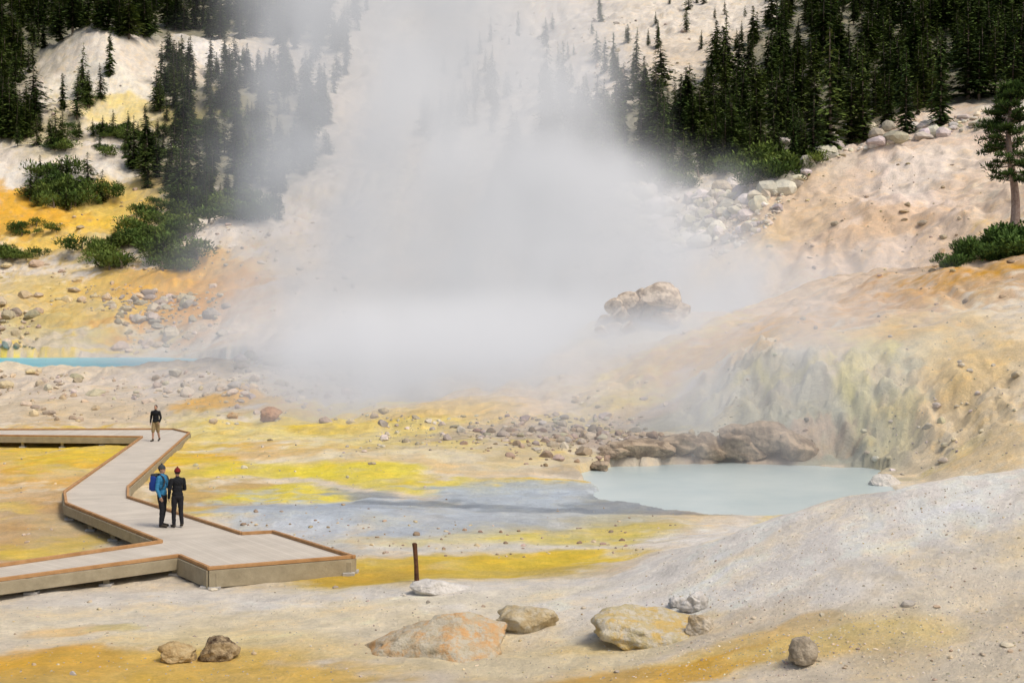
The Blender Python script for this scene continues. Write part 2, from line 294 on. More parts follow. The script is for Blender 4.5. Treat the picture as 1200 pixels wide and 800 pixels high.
def nz(sc,det=6,ro=.6):
    n=N(nt,'ShaderNodeTexNoise');n.inputs['Scale'].default_value=sc;n.inputs['Detail'].default_value=det;n.inputs['Roughness'].default_value=ro
    L(geo.outputs['Position'],n.inputs['Vector']);return n
def mrange(src,a_,b_,lo=.3,hi=.7):
    r_=N(nt,'ShaderNodeMapRange');r_.inputs['From Min'].default_value=lo;r_.inputs['From Max'].default_value=hi;r_.inputs['To Min'].default_value=a_;r_.inputs['To Max'].default_value=b_
    L(src,r_.inputs['Value']);return r_.outputs[0]
a1=nz(1.1,10,.74);a2=nz(9,8,.78);a4=nz(.55,10,.7)
mu=N(nt,'ShaderNodeMath',operation='MULTIPLY');L(mrange(a1.outputs['Fac'],.80,1.15),mu.inputs[0]);L(mrange(a2.outputs['Fac'],.82,1.13),mu.inputs[1])
tint=N(nt,'ShaderNodeMix',data_type='RGBA',blend_type='MULTIPLY');tint.inputs['B'].default_value=(1.0,.91,.72,1)
L(mrange(a4.outputs['Fac'],0,.8,.5,.66),tint.inputs['Factor']);L(at.outputs['Color'],tint.inputs['A'])
vm=N(nt,'ShaderNodeVectorMath',operation='SCALE');L(tint.outputs['Result'],vm.inputs[0]);L(mu.outputs[0],vm.inputs['Scale'])
L(vm.outputs[0],b.inputs['Base Color'])
rr=N(nt,'ShaderNodeMapRange');rr.inputs['To Min'].default_value=.92;rr.inputs['To Max'].default_value=.38
L(wt.outputs['Fac'],rr.inputs['Value']);L(rr.outputs[0],b.inputs['Roughness']);b.inputs['Specular IOR Level'].default_value=.3
bh=N(nt,'ShaderNodeMath',operation='MULTIPLY_ADD');L(a1.outputs['Fac'],bh.inputs[0]);bh.inputs[1].default_value=1.9;L(a2.outputs['Fac'],bh.inputs[2])
bpn=N(nt,'ShaderNodeBump');bpn.inputs['Strength'].default_value=.75;bpn.inputs['Distance'].default_value=.16
L(bh.outputs[0],bpn.inputs['Height']);L(bpn.outputs[0],b.inputs['Normal'])
ter=mesh_np('ground',V,FQ,[m])
ca=ter.data.color_attributes.new('col','FLOAT_COLOR','POINT')
ca.data.foreach_set('color',np.concatenate([C.reshape(-1,3),np.ones((nc*nr,1))],1).astype(np.float32).ravel())
wa=ter.data.attributes.new('wet','FLOAT','POINT');wa.data.foreach_set('value',WET.ravel().astype(np.float32))

# ---------------------------------------------------------------- water
def water(name,poly,z,c1,c2,rough):
    cx=sum(p[0] for p in poly)/len(poly);cy=sum(p[1] for p in poly)/len(poly)
    vs=[(cx+(p[0]-cx)*1.14,cy+(p[1]-cy)*1.14,z) for p in poly]
    mt=noisemat(name+'_water',c1,c2,.25,rough,.12,1.5,.05,.5)
    mesh_np(name,vs,[list(range(len(vs)))],[mt],False)
water('hot_spring_pool',pool,POOLZ,(.40,.49,.49),(.51,.58,.56),.3)
water('turquoise_pool',lpool,LPZ,(.04,.50,.66),(.09,.58,.72),.3)

# ---------------------------------------------------------------- rocks
def ico(sub):
    bm=bmesh.new();bmesh.ops.create_icosphere(bm,subdivisions=sub,radius=1)
    v=np.array([x.co[:] for x in bm.verts]);f=np.array([[q.index for q in p.verts] for p in bm.faces]);bm.free();return v,f
ICO={s:ico(s) for s in (2,3,5)}
def rockshape(sub,seed,facets=9,rough=.12,hmin=.55,hmax=.85,oc=5):
    v,f=ICO[sub];v=v.copy();r=np.random.default_rng(seed)
    for k in range(facets):
        n=r.normal(size=3);n/=np.linalg.norm(n);h=r.uniform(hmin,hmax)
        d=v@n-h;v-=np.where(d>0,d,0)[:,None]*n*.92
    off=Vector(r.uniform(-50,50,3))
    for i in range(len(v)):
        p=Vector(v[i]);q=mnoise.fractal(p*1.3+off,.8,2.1,oc if sub>3 else 3)
        v[i]*=1+rough*q
    return v,f
variants=[rockshape(2,100+i,8) for i in range(10)]
def inpoly(px,py,PL): return polysd(np.array([px]),np.array([py]),PL)[0]<0
def sample(PL,n):
    xs=[p[0] for p in PL];ys=[p[1] for p in PL];o=[]
    while len(o)<n:
        a=random.uniform(min(xs),max(xs));c=random.uniform(min(ys),max(ys))
        if inpoly(a,c,PL): o.append((a,c))
    return o
def rockfield(name,mat,specs,avoid=None,clump=.35):
    Vs=[];Fs=[];Cs=[];o=0
    for PL,n,s0,s1,tint in specs:
        for (px,py) in sample(PL,n):
            x,d=hit(px,py)
            if avoid and avoid(x,d): continue
            if d>45 and float(fbm(np.array([x]),np.array([d]),6+d*.04,3,150)[0])<random.uniform(-.5,.5)*clump*2-.12: continue
            v,f=random.choice(variants)
            s=s0*(s1/s0)**(random.random()**2.4)
            a=random.uniform(0,6.28);R=np.array([[math.cos(a),-math.sin(a),0],[math.sin(a),math.cos(a),0],[0,0,1]])
            q=(v*np.array([random.uniform(.7,1.2),random.uniform(.6,1),random.uniform(.4,.85)])*s*.5)@R.T
            q+=np.array([x,d,gz(x,d)+s*.05]);Vs.append(q);Fs.append(f+o);o+=len(v)
            k=random.uniform(.6,1.15);Cs.append(np.tile(np.array(tint)*k*np.array([1,random.uniform(.9,1.02),random.uniform(.75,1.05)]),(len(v),1)))
    ob=mesh_np(name,np.concatenate(Vs),np.concatenate(Fs),[mat],False)
    ca=ob.data.color_attributes.new('tint','FLOAT_COLOR','POINT')
    c=np.concatenate(Cs);ca.data.foreach_set('color',np.concatenate([c,np.ones((len(c),1))],1).astype(np.float32).ravel())
    return ob
rm=noisemat('weathered_rock',(.7,.7,.7),(1.08,1.05,1.0),2.5,.9,.5,6,.08,.2,attr='tint')
def R4(a,b,c,d): return [(a,c),(b,c),(b,d),(a,d)]
lg_=(.60,.56,.49);wr=(.76,.73,.67);br=(.42,.33,.25);tn=(.62,.53,.41)
rockfield('boulder_field',rm,[
 ([(640,245),(700,215),(800,200),(900,200),(945,205),(930,225),(860,260),(820,290),(760,280),(690,290),(650,270)],1300,.5,3.2,wr),
 ([(600,300),(700,215),(850,260),(800,320),(700,330)],300,.4,2.2,wr),
 ([(760,190),(1150,135),(1160,150),(1000,180),(900,215),(780,210)],480,.6,3.0,wr),
 ([(850,215),(950,200),(900,270),(830,310)],260,.4,2.0,wr),
 ([(590,245),(640,200),(700,200),(700,230),(640,260)],100,.6,2.8,wr),
 (R4(560,900,20,110),160,.6,2.4,(.56,.5,.43)),
],clump=.2)
rockfield('talus_rocks',rm,[
 ([(-60,320),(60,310),(120,330),(260,350),(250,390),(160,415),(-60,415)],1000,.3,2.4,tn),
 (R4(120,260,345,392),240,.4,2.8,(.50,.46,.38)),(R4(-60,250,355,414),420,.45,2.6,(.54,.50,.41)),
 (R4(230,420,260,410),170,.3,1.6,tn),
 (R4(280,440,405,432),150,.4,2.6,lg_),
 (R4(-60,450,436,497),560,.12,1.0,tn),(R4(-60,450,436,470),170,.25,1.6,(.64,.56,.48)),
 (R4(-60,300,440,470),60,.5,1.8,lg_),
 (R4(60,320,220,320),100,.4,1.6,tn),(R4(0,200,80,200),60,.6,2.4,(.62,.57,.5)),
])
def onp(x,d): return polysd(np.array([x]),np.array([d]),pool)[0]<.2
rockfield('basin_rocks',rm,[
 (R4(430,760,488,528),420,.08,.8,lg_),(R4(540,780,505,550),340,.1,.7,br),(R4(580,760,485,520),70,.3,.9,(.50,.43,.37)),
 (R4(220,700,470,575),360,.05,.4,lg_),(R4(240,800,585,655),460,.025,.2,tn),(R4(240,800,585,655),80,.1,.3,br),
 (R4(640,960,505,540),160,.2,.9,(.46,.38,.3)),(R4(0,160,520,660),120,.03,.2,tn),(R4(670,760,545,590),70,.1,.45,br),
 ([(1000,380),(1200,330),(1200,540),(1080,550),(1040,500)],100,.12,.7,lg_),
 (R4(850,1200,300,400),60,.12,.6,br),(R4(870,1150,180,320),130,.15,.9,tn),
 (R4(960,1060,545,575),26,.3,.8,wr),(R4(800,1060,420,540),80,.12,.5,(.46,.45,.36)),(R4(640,900,380,480),140,.1,.7,tn),
],onp)
rockfield('gravel',rm,[
 (R4(-40,1240,685,800),2400,.015,.06,lg_),([(700,690),(900,610),(1240,550),(1240,800),(700,800)],3200,.015,.06,wr),
 ([(700,690),(900,610),(1240,550),(1240,800),(700,800)],450,.03,.08,tn),
 (R4(0,1200,700,800),110,.06,.15,tn),(R4(0,1200,690,800),10,.15,.32,lg_),
])
# rock outcrop
orm=noisemat('outcrop_rock',(.26,.18,.10),(.66,.54,.40),1.3,.9,.9,5,.2,.2,lo=.4,hi=.56)
Vs=[];Fs=[];o=0
for (px,py,s,zz) in [(712,380,1.5,1),(726,374,2.0,1.1),(744,366,2.4,1.1),(760,352,2.0,1),(775,350,2.3,1.0),(766,364,2.2,1),(788,354,1.7,.9),(738,356,1.5,.9),(800,366,1.4,.8),(722,390,1.5,.8),(750,378,1.5,.9),(778,372,1.6,.8),(706,388,1.0,.8),(790,378,1.1,.8),(735,384,1.2,.8),(722,362,1.3,.9),(752,344,1.3,.9)]:
    d=96+random.uniform(-2.2,1.5);x=(px-600)/F*d;z=HC-(py-YH)/F*d
    v,f=rockshape(3,int(px),14,.06,.35,.75);q=v*np.array([s*.8,s*.65,s*.66*zz]);a=random.uniform(0,6)
    q=q@np.array([[math.cos(a),-math.sin(a),0],[math.sin(a),math.cos(a),0],[0,0,1]]).T+np.array([x,d,z]);Vs.append(q);Fs.append(f+o);o+=len(v)
mesh_np('rock_outcrop',np.concatenate(Vs),np.concatenate(Fs),[orm],False)
def boulder(px,py,w,h,dep,c1,c2,seed,rz=0,sink=.3,facets=5,sub=5,scale=3,lo=.42,hi=.58,rough=.22,c3=None):
    x,d=hit(px,py)
    v,f=rockshape(sub,seed,facets,rough,.5,.85,7)
    mt=noisemat('boulder_stone_%d'%seed,c1,c2,scale,.88,1.0,9,.09,.2,lo=lo,hi=hi,c3=c3)
    q=v*np.array([w/2*1.1,dep/2*1.1,h*.62])
    ob=mesh_np('boulder',q,f,[mt],True);ob.location=(x,d+dep*.3,gz(x,d+dep*.3)+h*(.5-sink*.8));ob.rotation_euler=(0,0,rz);return ob
boulder(512,770,2.9,1.15,2.3,(.46,.40,.28),(.60,.36,.16),11,.15,.5,10,scale=1.8,lo=.42,hi=.6,rough=.2,c3=(.52,.47,.36))
boulder(622,742,1.4,.62,1.2,(.54,.48,.35),(.46,.36,.20),12,-.3,.5,9,rough=.18)
boulder(516,696,1.3,.36,.8,(.58,.55,.50),(.68,.65,.60),13,.1,.45,3,rough=.14)
boulder(765,754,2.15,.74,1.8,(.48,.42,.26),(.60,.42,.14),14,.0,.5,9,scale=2.0,lo=.42,hi=.6,rough=.18,c3=(.56,.51,.40))
boulder(822,744,.5,.36,.4,(.46,.36,.22),(.56,.50,.40),15,.3)
boulder(815,718,.60,.38,.5,(.62,.60,.57),(.50,.47,.42),16,.5)
boulder(795,712,.35,.2,.3,(.62,.60,.57),(.52,.49,.44),26,.5)
boulder(943,784,.50,.46,.45,(.26,.22,.16),(.42,.36,.27),17,.2,.15,4,rough=.14)
boulder(206,779,.76,.42,.55,(.40,.28,.13),(.54,.42,.23),18,.4,.2,8)
boulder(250,777,.80,.46,.5,(.06,.035,.02),(.44,.34,.2),19,-.2,.2,9)
boulder(316,494,1.2,.8,1.0,(.34,.17,.08),(.48,.28,.15),20,.2,.2)
boulder(272,491,.65,.35,.5,(.58,.32,.10),(.52,.36,.17),21)
boulder(1040,572,1.1,.6,.8,(.66,.63,.57),(.60,.56,.5),22)
for i,(px,py,w,h) in enumerate([(905,541,3.6,1.7),(865,542,2.4,1.3),(832,540,1.6,1.2),(800,542,2.2,1.0),(935,543,2.2,1.2),(750,546,2.6,.8),(775,545,1.4,.7),(885,543,1.5,.9),(722,550,1.2,.5),(705,556,1.0,.45)]):
    boulder(px,py,w,h,1.8,(.20,.15,.10),(.46,.36,.25),40+i,i*.7,.2,9,5,1.2,rough=.2)

# ---------------------------------------------------------------- conifers
trunkm=noisemat('conifer_bark',(.14,.11,.085),(.23,.18,.14),6,.95,.4)
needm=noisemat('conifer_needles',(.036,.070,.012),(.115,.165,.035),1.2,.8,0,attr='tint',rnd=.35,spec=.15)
def limbs(name,V,Fq,tint,tv,tf,mats=None):
    nv=len(V);VV=np.concatenate([V,tv]);FF=[list(map(int,q)) for q in Fq]+[[int(i)+nv for i in q] for q in tf]
    me=mesh_np(name,VV,FF,mats or [needm,trunkm],False,matidx=[0]*len(Fq)+[1]*len(tf),link=False)
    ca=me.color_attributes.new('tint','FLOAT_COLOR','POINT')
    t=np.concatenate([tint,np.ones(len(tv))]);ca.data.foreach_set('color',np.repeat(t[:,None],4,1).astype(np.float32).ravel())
    return me
def tube(pts,rad,k=6):
    v=[];f=[]
    for i,(p,r) in enumerate(zip(pts,rad)):
        for j in range(k):
            a=6.283*j/k;v.append((p[0]+r*math.cos(a),p[1]+r*math.sin(a),p[2]))
    for i in range(len(pts)-1):
        for j in range(k): f.append((i*k+j,i*k+(j+1)%k,(i+1)*k+(j+1)%k,(i+1)*k+j))
    return v,f
def quad(V,Fq,T,c,a,b,t):
    n=len(V);V+= [c-a-b*.6,c+a*1.1-b*.25,c+a*1.3+b*.25,c-a+b*.6];Fq.append((n,n+1,n+2,n+3));T+=[t]*4
def conifer(seed,wr=.15,whorls=26,bare=.06,gap=.12):
    r=random.Random(seed);V=[];Fq=[];T=[]
    lean=(r.uniform(-.02,.02),r.uniform(-.02,.02));asym=r.uniform(0,6.28)
    for w in range(whorls):
        t=w/(whorls-1);h=bare+(1-bare)*t**.92
        R=wr*((1-t)**.75)*r.uniform(.65,1.2)+.012
        if t<.12: R*=.8
        nb=max(4,int(9*(1-t)+4))
        for k in range(nb):
            if r.random()<gap: continue
            a=r.uniform(0,6.283);Rb=R*r.uniform(.55,1.2)*(1+.2*math.cos(a-asym));dr=r.uniform(.15,.5)
            steps=4 if t<.7 else 2;br_=r.uniform(.6,1.3)
            for s in range(steps):
                q=(s+.8)/steps
                c=np.array([lean[0]*h+math.cos(a)*Rb*q,lean[1]*h+math.sin(a)*Rb*q,h-dr*Rb*q*q+r.uniform(-.006,.006)])
                dv=np.array([math.cos(a),math.sin(a),-dr*q*1.3])
                for _ in range(2):
                    sd=np.array([-math.sin(a),math.cos(a),r.uniform(-.7,.7)]);sz=(.024*(1-.5*t))*r.uniform(.6,1.3)*(1.25-.5*q)
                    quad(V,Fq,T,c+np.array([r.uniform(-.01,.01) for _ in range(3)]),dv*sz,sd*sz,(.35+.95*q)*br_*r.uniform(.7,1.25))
    quad(V,Fq,T,np.array([lean[0],lean[1],1.0]),np.array([0,0,.02]),np.array([.004,0,0]),.9)
    tv,tf=tube([(0,0,-.05),(0,0,.4),(lean[0],lean[1],.98)],[.016,.010,.002])
    return limbs('conifer_tree_mesh',np.array(V),Fq,np.array(T),np.array(tv),tf)
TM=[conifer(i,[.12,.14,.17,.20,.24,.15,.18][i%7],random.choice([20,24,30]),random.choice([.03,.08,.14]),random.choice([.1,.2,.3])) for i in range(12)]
def bush(seed,n=900,mats=None,sz=.05):
    r=random.Random(seed);V=[];Fq=[];T=[]
    lobes=[(r.uniform(-.6,.6),r.uniform(-.5,.5),r.uniform(.15,.6),r.uniform(.25,.5)) for _ in range(9)]
    for _ in range(n):
        lx,ly,lz,lr_=r.choice(lobes)
        a=r.uniform(0,6.283);ph=math.acos(r.uniform(-.3,1));q=r.random()**.35
        dv=np.array([math.sin(ph)*math.cos(a),math.sin(ph)*math.sin(a),math.cos(ph)])
        c=np.array([lx,ly,lz])+dv*lr_*q;c[2]=max(c[2],.02)
        e=np.array([r.gauss(0,1) for _ in range(3)]);e/=np.linalg.norm(e);s=np.cross(dv,e);g=sz*r.uniform(.5,1.4)
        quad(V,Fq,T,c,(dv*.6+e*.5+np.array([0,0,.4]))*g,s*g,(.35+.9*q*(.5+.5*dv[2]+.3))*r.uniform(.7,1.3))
    tv,tf=tube([(0,0,-.1),(.03,0,.3),(.1,.05,.6)],[.05,.035,.01])
    return limbs('shrub_mesh',np.array(V),Fq,np.array(T),np.array(tv),tf,mats)
BM=[bush(50+i) for i in range(4)]
def place(par,me,px,py,h,wf=1.0,nm='tree'):
    x,d=hit(px,py)
    ob=bpy.data.objects.new(nm,me);COL.objects.link(ob);ob.parent=par
    ob.location=(x,d,gz(x,d)-.02*h);s=h;ob.scale=(s*wf,s*wf,s);ob.rotation_euler=(random.uniform(-.03,.03),random.uniform(-.03,.03),random.uniform(0,6.28))
forest=empty('conifer_forest')
def plant(PL,n,h0,h1,wf=1.1):
    for (px,py) in sample(PL,n):
        place(forest,random.choice(TM),px,py,h0+(h1-h0)*random.random()**1.5,wf*random.uniform(.85,1.25))
plant(RF,470,3.5,9.5,1.45)
plant([(900,-14),(1300,-14),(1300,100),(960,100)],160,5,11,1.4)
plant([(570,235),(600,205),(700,205),(800,190),(960,175),(960,192),(800,210),(700,228),(600,240)],100,2.5,6.5,1.5)
plant([(540,130),(560,60),(600,30),(700,20),(760,0),(900,-10),(890,60),(700,110),(600,130)],40,2.5,7,1.2)
plant([(450,180),(540,60),(600,110),(590,200)],34,4,8,1.2)
plant(LF[0],430,6,12,1.45);plant(LF[1],190,3.5,9.5,1.5);plant(LF[2],22,6,10,1.3)
plant([(60,130),(100,110),(130,125),(90,150)],8,6,9,1.2)
plant([(240,110),(270,60),(330,90),(320,115)],26,4,8,1.3)
plant([(0,170),(60,150),(90,165),(150,150),(190,185),(140,190)],26,3,7,1.4)
plant([(30,240),(50,205),(125,215),(125,245),(70,252)],14,3.5,6,1.6)
plant([(330,-14),(440,-14),(400,110),(370,180),(320,120)],60,6,11,1.3)
for px,py,h in [(575,50,6),(607,45,6.5),(703,28,8),(640,125,14),(660,128,12),(655,105,9),(745,84,8),(770,60,6),(718,95,9),(560,115,8),(130,92,11),(98,122,12),(610,235,7),(973,182,13),(930,192,6),(1010,165,11),(1060,158,10),(1100,148,11),(640,210,9),(850,100,12),(910,80,13)]:
    place(forest,random.choice(TM[:3]),px,py,h,1.0)
shr=empty('shrub_thicket')
def shrubs(PL,n,s0,s1):
    for (px,py) in sample(PL,n):
        place(shr,random.choice(BM),px,py,random.uniform(s0,s1),random.uniform(1.1,1.6),'shrub')
shrubs([(25,235),(50,205),(125,210),(130,245),(70,250)],22,2.0,3.6)
shrubs([(85,300),(130,275),(230,265),(235,320),(160,325),(100,310)],42,1.4,3.2)
shrubs([(-60,290),(40,295),(60,308),(-60,312)],16,1.3,2.2)
shrubs([(150,240),(250,235),(330,240),(320,262),(180,265)],30,1.6,3.4)
shrubs([(570,225),(960,190),(950,205),(580,245)],34,1.2,2.6)
shrubs([(880,205),(915,212),(912,226),(885,226)],5,1.8,2.6)
shrubs([(10,275),(60,262),(70,275),(20,285)],8,1.0,1.8)
shrubs([(60,150),(180,150),(300,120),(330,150),(180,200),(60,180)],30,1.2,2.6)
plant([(90,300),(130,275),(230,270),(230,315),(150,320)],12,3,5,1.7)
plant([(150,262),(250,235),(340,240),(330,262)],16,3,6,1.6)
jm=noisemat('juniper_foliage',(.040,.08,.015),(.095,.155,.035),1.2,.8,0,attr='tint',spec=.15)
jb=[bush(77,3200,[jm,trunkm],.05),bush(78,3200,[jm,trunkm],.045)]
jp=empty('juniper_shrub')
for i,(px,d,h,w) in enumerate([(1117,87.5,1.2,1.2),(1135,88.5,1.6,1.1),(1155,89,1.7,1.3),(1178,88,2.2,1.2),(1205,88,2.2,1.4),(1235,89,2.4,1.4),(1165,87,1.4,1.4),(1190,87,1.6,1.5)]):
    x=(px-600)/F*d;ob=bpy.data.objects.new('clump',jb[i%2]);COL.objects.link(ob);ob.parent=jp;ob.location=(x,d,gz(x,d)-.25);ob.scale=(h*w,h*w,h);ob.rotation_euler=(0,0,random.uniform(0,6))
def oldpine():
    r=random.Random(5);V=[];Fq=[];T=[];tv=[];tf=[]
    H=9.0
    def add(p,ra,k=8):
        v,f=tube(p,ra,k);o=len(tv);tv.extend(v);tf.extend([tuple(i+o for i in q) for q in f])
    def tr(h): return np.array([-.45*(h/H)+.18*math.sin(h*.9),.1*math.sin(h),h])
    add([tr(h) for h in np.linspace(-.8,H,14)],[.30*(1-h/H)**.7+.03 for h in np.linspace(0,H,14)],10)
    for k in range(90):
        h=2.9+(H-2.9)*r.random()**.9;t=(h-2.0)/(H-2.0);Lb=(2.4*(1-t)**.6+.35)*r.uniform(.5,1.1)
        a=r.uniform(0,6.283);p0=tr(h);up=r.uniform(-.25,.25)
        pts=[p0+np.array([math.cos(a)*Lb*s,math.sin(a)*Lb*s,up*Lb*s+.15*Lb*s*s]) for s in (0,.35,.7,1)]
        o=len(tv)
        for i,pp in enumerate(pts):
            rr_=.05*(1-i/3.5)
            for j in range(4):
                b_=6.283*j/4;tv.append((pp[0]-math.sin(a)*rr_*math.cos(b_),pp[1]+math.cos(a)*rr_*math.cos(b_),pp[2]+rr_*math.sin(b_)))
        for i in range(3):
            for j in range(4): tf.append((o+i*4+j,o+i*4+(j+1)%4,o+(i+1)*4+(j+1)%4,o+(i+1)*4+j))
        for s in (.45,.65,.82,1.0):
            cc=p0+(pts[3]-p0)*s;cr=.38*r.uniform(.7,1.2)
            for _ in range(44):
                e=np.array([r.gauss(0,1) for _ in range(3)]);e/=np.linalg.norm(e)
                e2=np.cross(e,np.array([r.gauss(0,1) for _ in range(3)]));e2/=np.linalg.norm(e2)
                g=.09*r.uniform(.6,1.3)
                c=cc+e*cr*np.array([1,1,.6])*r.random()**.5
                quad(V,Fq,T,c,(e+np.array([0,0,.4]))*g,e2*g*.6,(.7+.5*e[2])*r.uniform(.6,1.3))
    bm_=noisemat('pine_bark',(.26,.17,.13),(.44,.33,.27),5,.95,.5)
    me=limbs('pine_tree',np.array(V),Fq,np.array(T),np.array([tuple(q) for q in tv]),tf,[jm,bm_])
    d=90;x=(1188-600)/F*d
    ob=bpy.data.objects.new('pine_tree',me);COL.objects.link(ob);ob.location=(x,d,HC-(262-YH)/F*d-.3)
oldpine()

# ---------------------------------------------------------------- boardwalk
DZ=.45
def D(px,py): 
    x,y=W(px,py,DZ);return Vector((x,y,DZ))
pt={k:D(*v) for k,v in dict(a=(-160,504.5),b=(203,503.5),c=(222,508),d=(150,572),e=(150,584),f=(283,627),g=(320,625),h=(415,655),i=(243,669),j=(208,654),k=(-160,704),l=(-160,688),m=(186,637),n=(75,592),o=(73,578),p=(165,513),q=(-160,510)).items()}
bw=empty('boardwalk')
m,nt,b=newmat('deck_planks');L=nt.links.new
uv=N(nt,'ShaderNodeUVMap');sp=N(nt,'ShaderNodeSeparateXYZ');L(uv.outputs[0],sp.inputs[0])
mm=N(nt,'ShaderNodeMath',operation='DIVIDE');mm.inputs[1].default_value=.145;L(sp.outputs[0],mm.inputs[0])
fr=N(nt,'ShaderNodeMath',operation='FRACT');L(mm.outputs[0],fr.inputs[0])
gt=N(nt,'ShaderNodeMath',operation='LESS_THAN');gt.inputs[1].default_value=.045;L(fr.outputs[0],gt.inputs[0])
fl=N(nt,'ShaderNodeMath',operation='FLOOR');L(mm.outputs[0],fl.inputs[0])
wn=N(nt,'ShaderNodeTexWhiteNoise',noise_dimensions='1D');L(fl.outputs[0],wn.inputs['W'])
cr=N(nt,'ShaderNodeValToRGB');cr.color_ramp.elements[0].color=(.50,.45,.37,1);cr.color_ramp.elements[1].color=(.56,.51,.43,1);L(wn.outputs['Value'],cr.inputs['Fac'])
ns=N(nt,'ShaderNodeTexNoise');ns.inputs['Scale'].default_value=1.2;ns.inputs['Detail'].default_value=8;gg=N(nt,'ShaderNodeNewGeometry');L(gg.outputs['Position'],ns.inputs['Vector'])
mr=N(nt,'ShaderNodeMapRange');mr.inputs['To Min'].default_value=.75;mr.inputs['To Max'].default_value=1.2;L(ns.outputs['Fac'],mr.inputs['Value'])
vs_=N(nt,'ShaderNodeVectorMath',operation='SCALE');L(cr.outputs[0],vs_.inputs[0]);L(mr.outputs[0],vs_.inputs['Scale'])
mx=N(nt,'ShaderNodeMix',data_type='RGBA');L(gt.outputs[0],mx.inputs['Factor']);L(vs_.outputs[0],mx.inputs['A']);mx.inputs['B'].default_value=(.32,.28,.22,1)
L(mx.outputs['Result'],b.inputs['Base Color']);b.inputs['Roughness'].default_value=.8
deckm=m
fasm=noisemat('fascia_timber',(.27,.23,.15),(.36,.31,.21),3,.85,.3)
curbm=noisemat('cedar_curb',(.34,.18,.07),(.47,.27,.12),3,.8,.3)
conc=noisemat('footing_concrete',(.35,.34,.31),(.45,.43,.4),6,.9,.3)
segs=[('a','b','c','p','q',('a','b')),('p','c','d','o',('p','o')),('o','d','e','n',('o','n')),('n','e','f','m',('n','m')),('m','f','g','h','i','j',('m','g')),('l','m','j','k',('l','m'))]
vs=[];fs=[];uvs=[]
for s in segs:
    names=s[:-1];d0=(pt[s[-1][1]]-pt[s[-1][0]]).normalized();e0=Vector((-d0.y,d0.x,0))
    fi=[]
    for n_ in names: fi.append(len(vs));vs.append(pt[n_]);uvs.append((pt[n_].dot(d0),pt[n_].dot(e0)))
    fs.append(fi)
dk=mesh_np('deck',vs,fs,[deckm],False,bw)
ul=dk.data.uv_layers.new(name='UVMap')
for l in dk.data.loops: ul.data[l.index].uv=uvs[l.vertex_index]
for p_ in dk.data.polygons:
    if p_.normal.z<0: p_.flip()
def beam(name,p,q,w,zt,zb,mat,off=0,inset=0):
    dr=(q-p);dr.z=0;dr.normalize();s=Vector((-dr.y,dr.x,0))
    p=p+s*off-dr*inset;q=q+s*off+dr*inset
    v=[]
    for c in (p,q):
        for so in (-w/2,w/2):
            for z in (zb,zt): v.append((c.x+s.x*so,c.y+s.y*so,z))
    f=[(0,1,3,2),(4,6,7,5),(0,4,5,1),(2,3,7,6),(1,5,7,3),(0,2,6,4)]
    ob=mesh_np(name,v,f,[mat],False,bw)
    bv=ob.modifiers.new('b','BEVEL');bv.width=.008;bv.segments=1
    return ob
outer=['a','b','c','d','e','f','g','h','i','j','k'];outer2=['l','m','n','o','p','q']
def edges(lst): return [(lst[i],lst[i+1]) for i in range(len(lst)-1)]
for k,(u_,v_) in enumerate(edges(outer)+edges(outer2)):
    p,q=pt[u_],pt[v_]
    dr=(q-p).normalized();s=Vector((-dr.y,dr.x,0))
    fz=-1 if (u_ in 'ghi' and v_ in 'hij') else 1
    beam('fascia_%d'%k,p,q,.05,DZ-.004,DZ-.30 if fz>0 else .02,fasm,off=.028)
    beam('curb_%d'%k,p,q,.09,DZ+.085+.0007*k,DZ+.004,curbm,off=-.035,inset=.03)
    Ln=(q-p).length;n_=max(1,int(Ln/1.9))
    for t in range(n_+1):
        c=p+(q-p)*(t/n_)+s*-.16
        if c.y>90 or c.x<-28: continue
        g=gz(c.x,c.y)
        beam('post_%d_%d'%(k,t),c-Vector((.07,0,0)),c+Vector((.07,0,0)),.14,DZ-.06,g-.1,fasm)
        beam('footing_%d_%d'%(k,t),c-Vector((.15,0,0)),c+Vector((.15,0,0)),.30,g+.06,g-.3,conc)
x,d=hit(488,682)
pm=noisemat('rusty_post',(.05,.025,.015),(.16,.07,.03),8,.9,.5)
v,f=tube([(0,0,-.3),(0,0,0),(-.015,0,.4),(-.04,0,.78),(-.05,0,.90),(-.055,0,.92)],[.06,.06,.052,.055,.062,.035],8);f.append(tuple(range(40,48)))
po=mesh_np('marker_post',v,f,[pm],False);po.location=(x,d,gz(x,d))

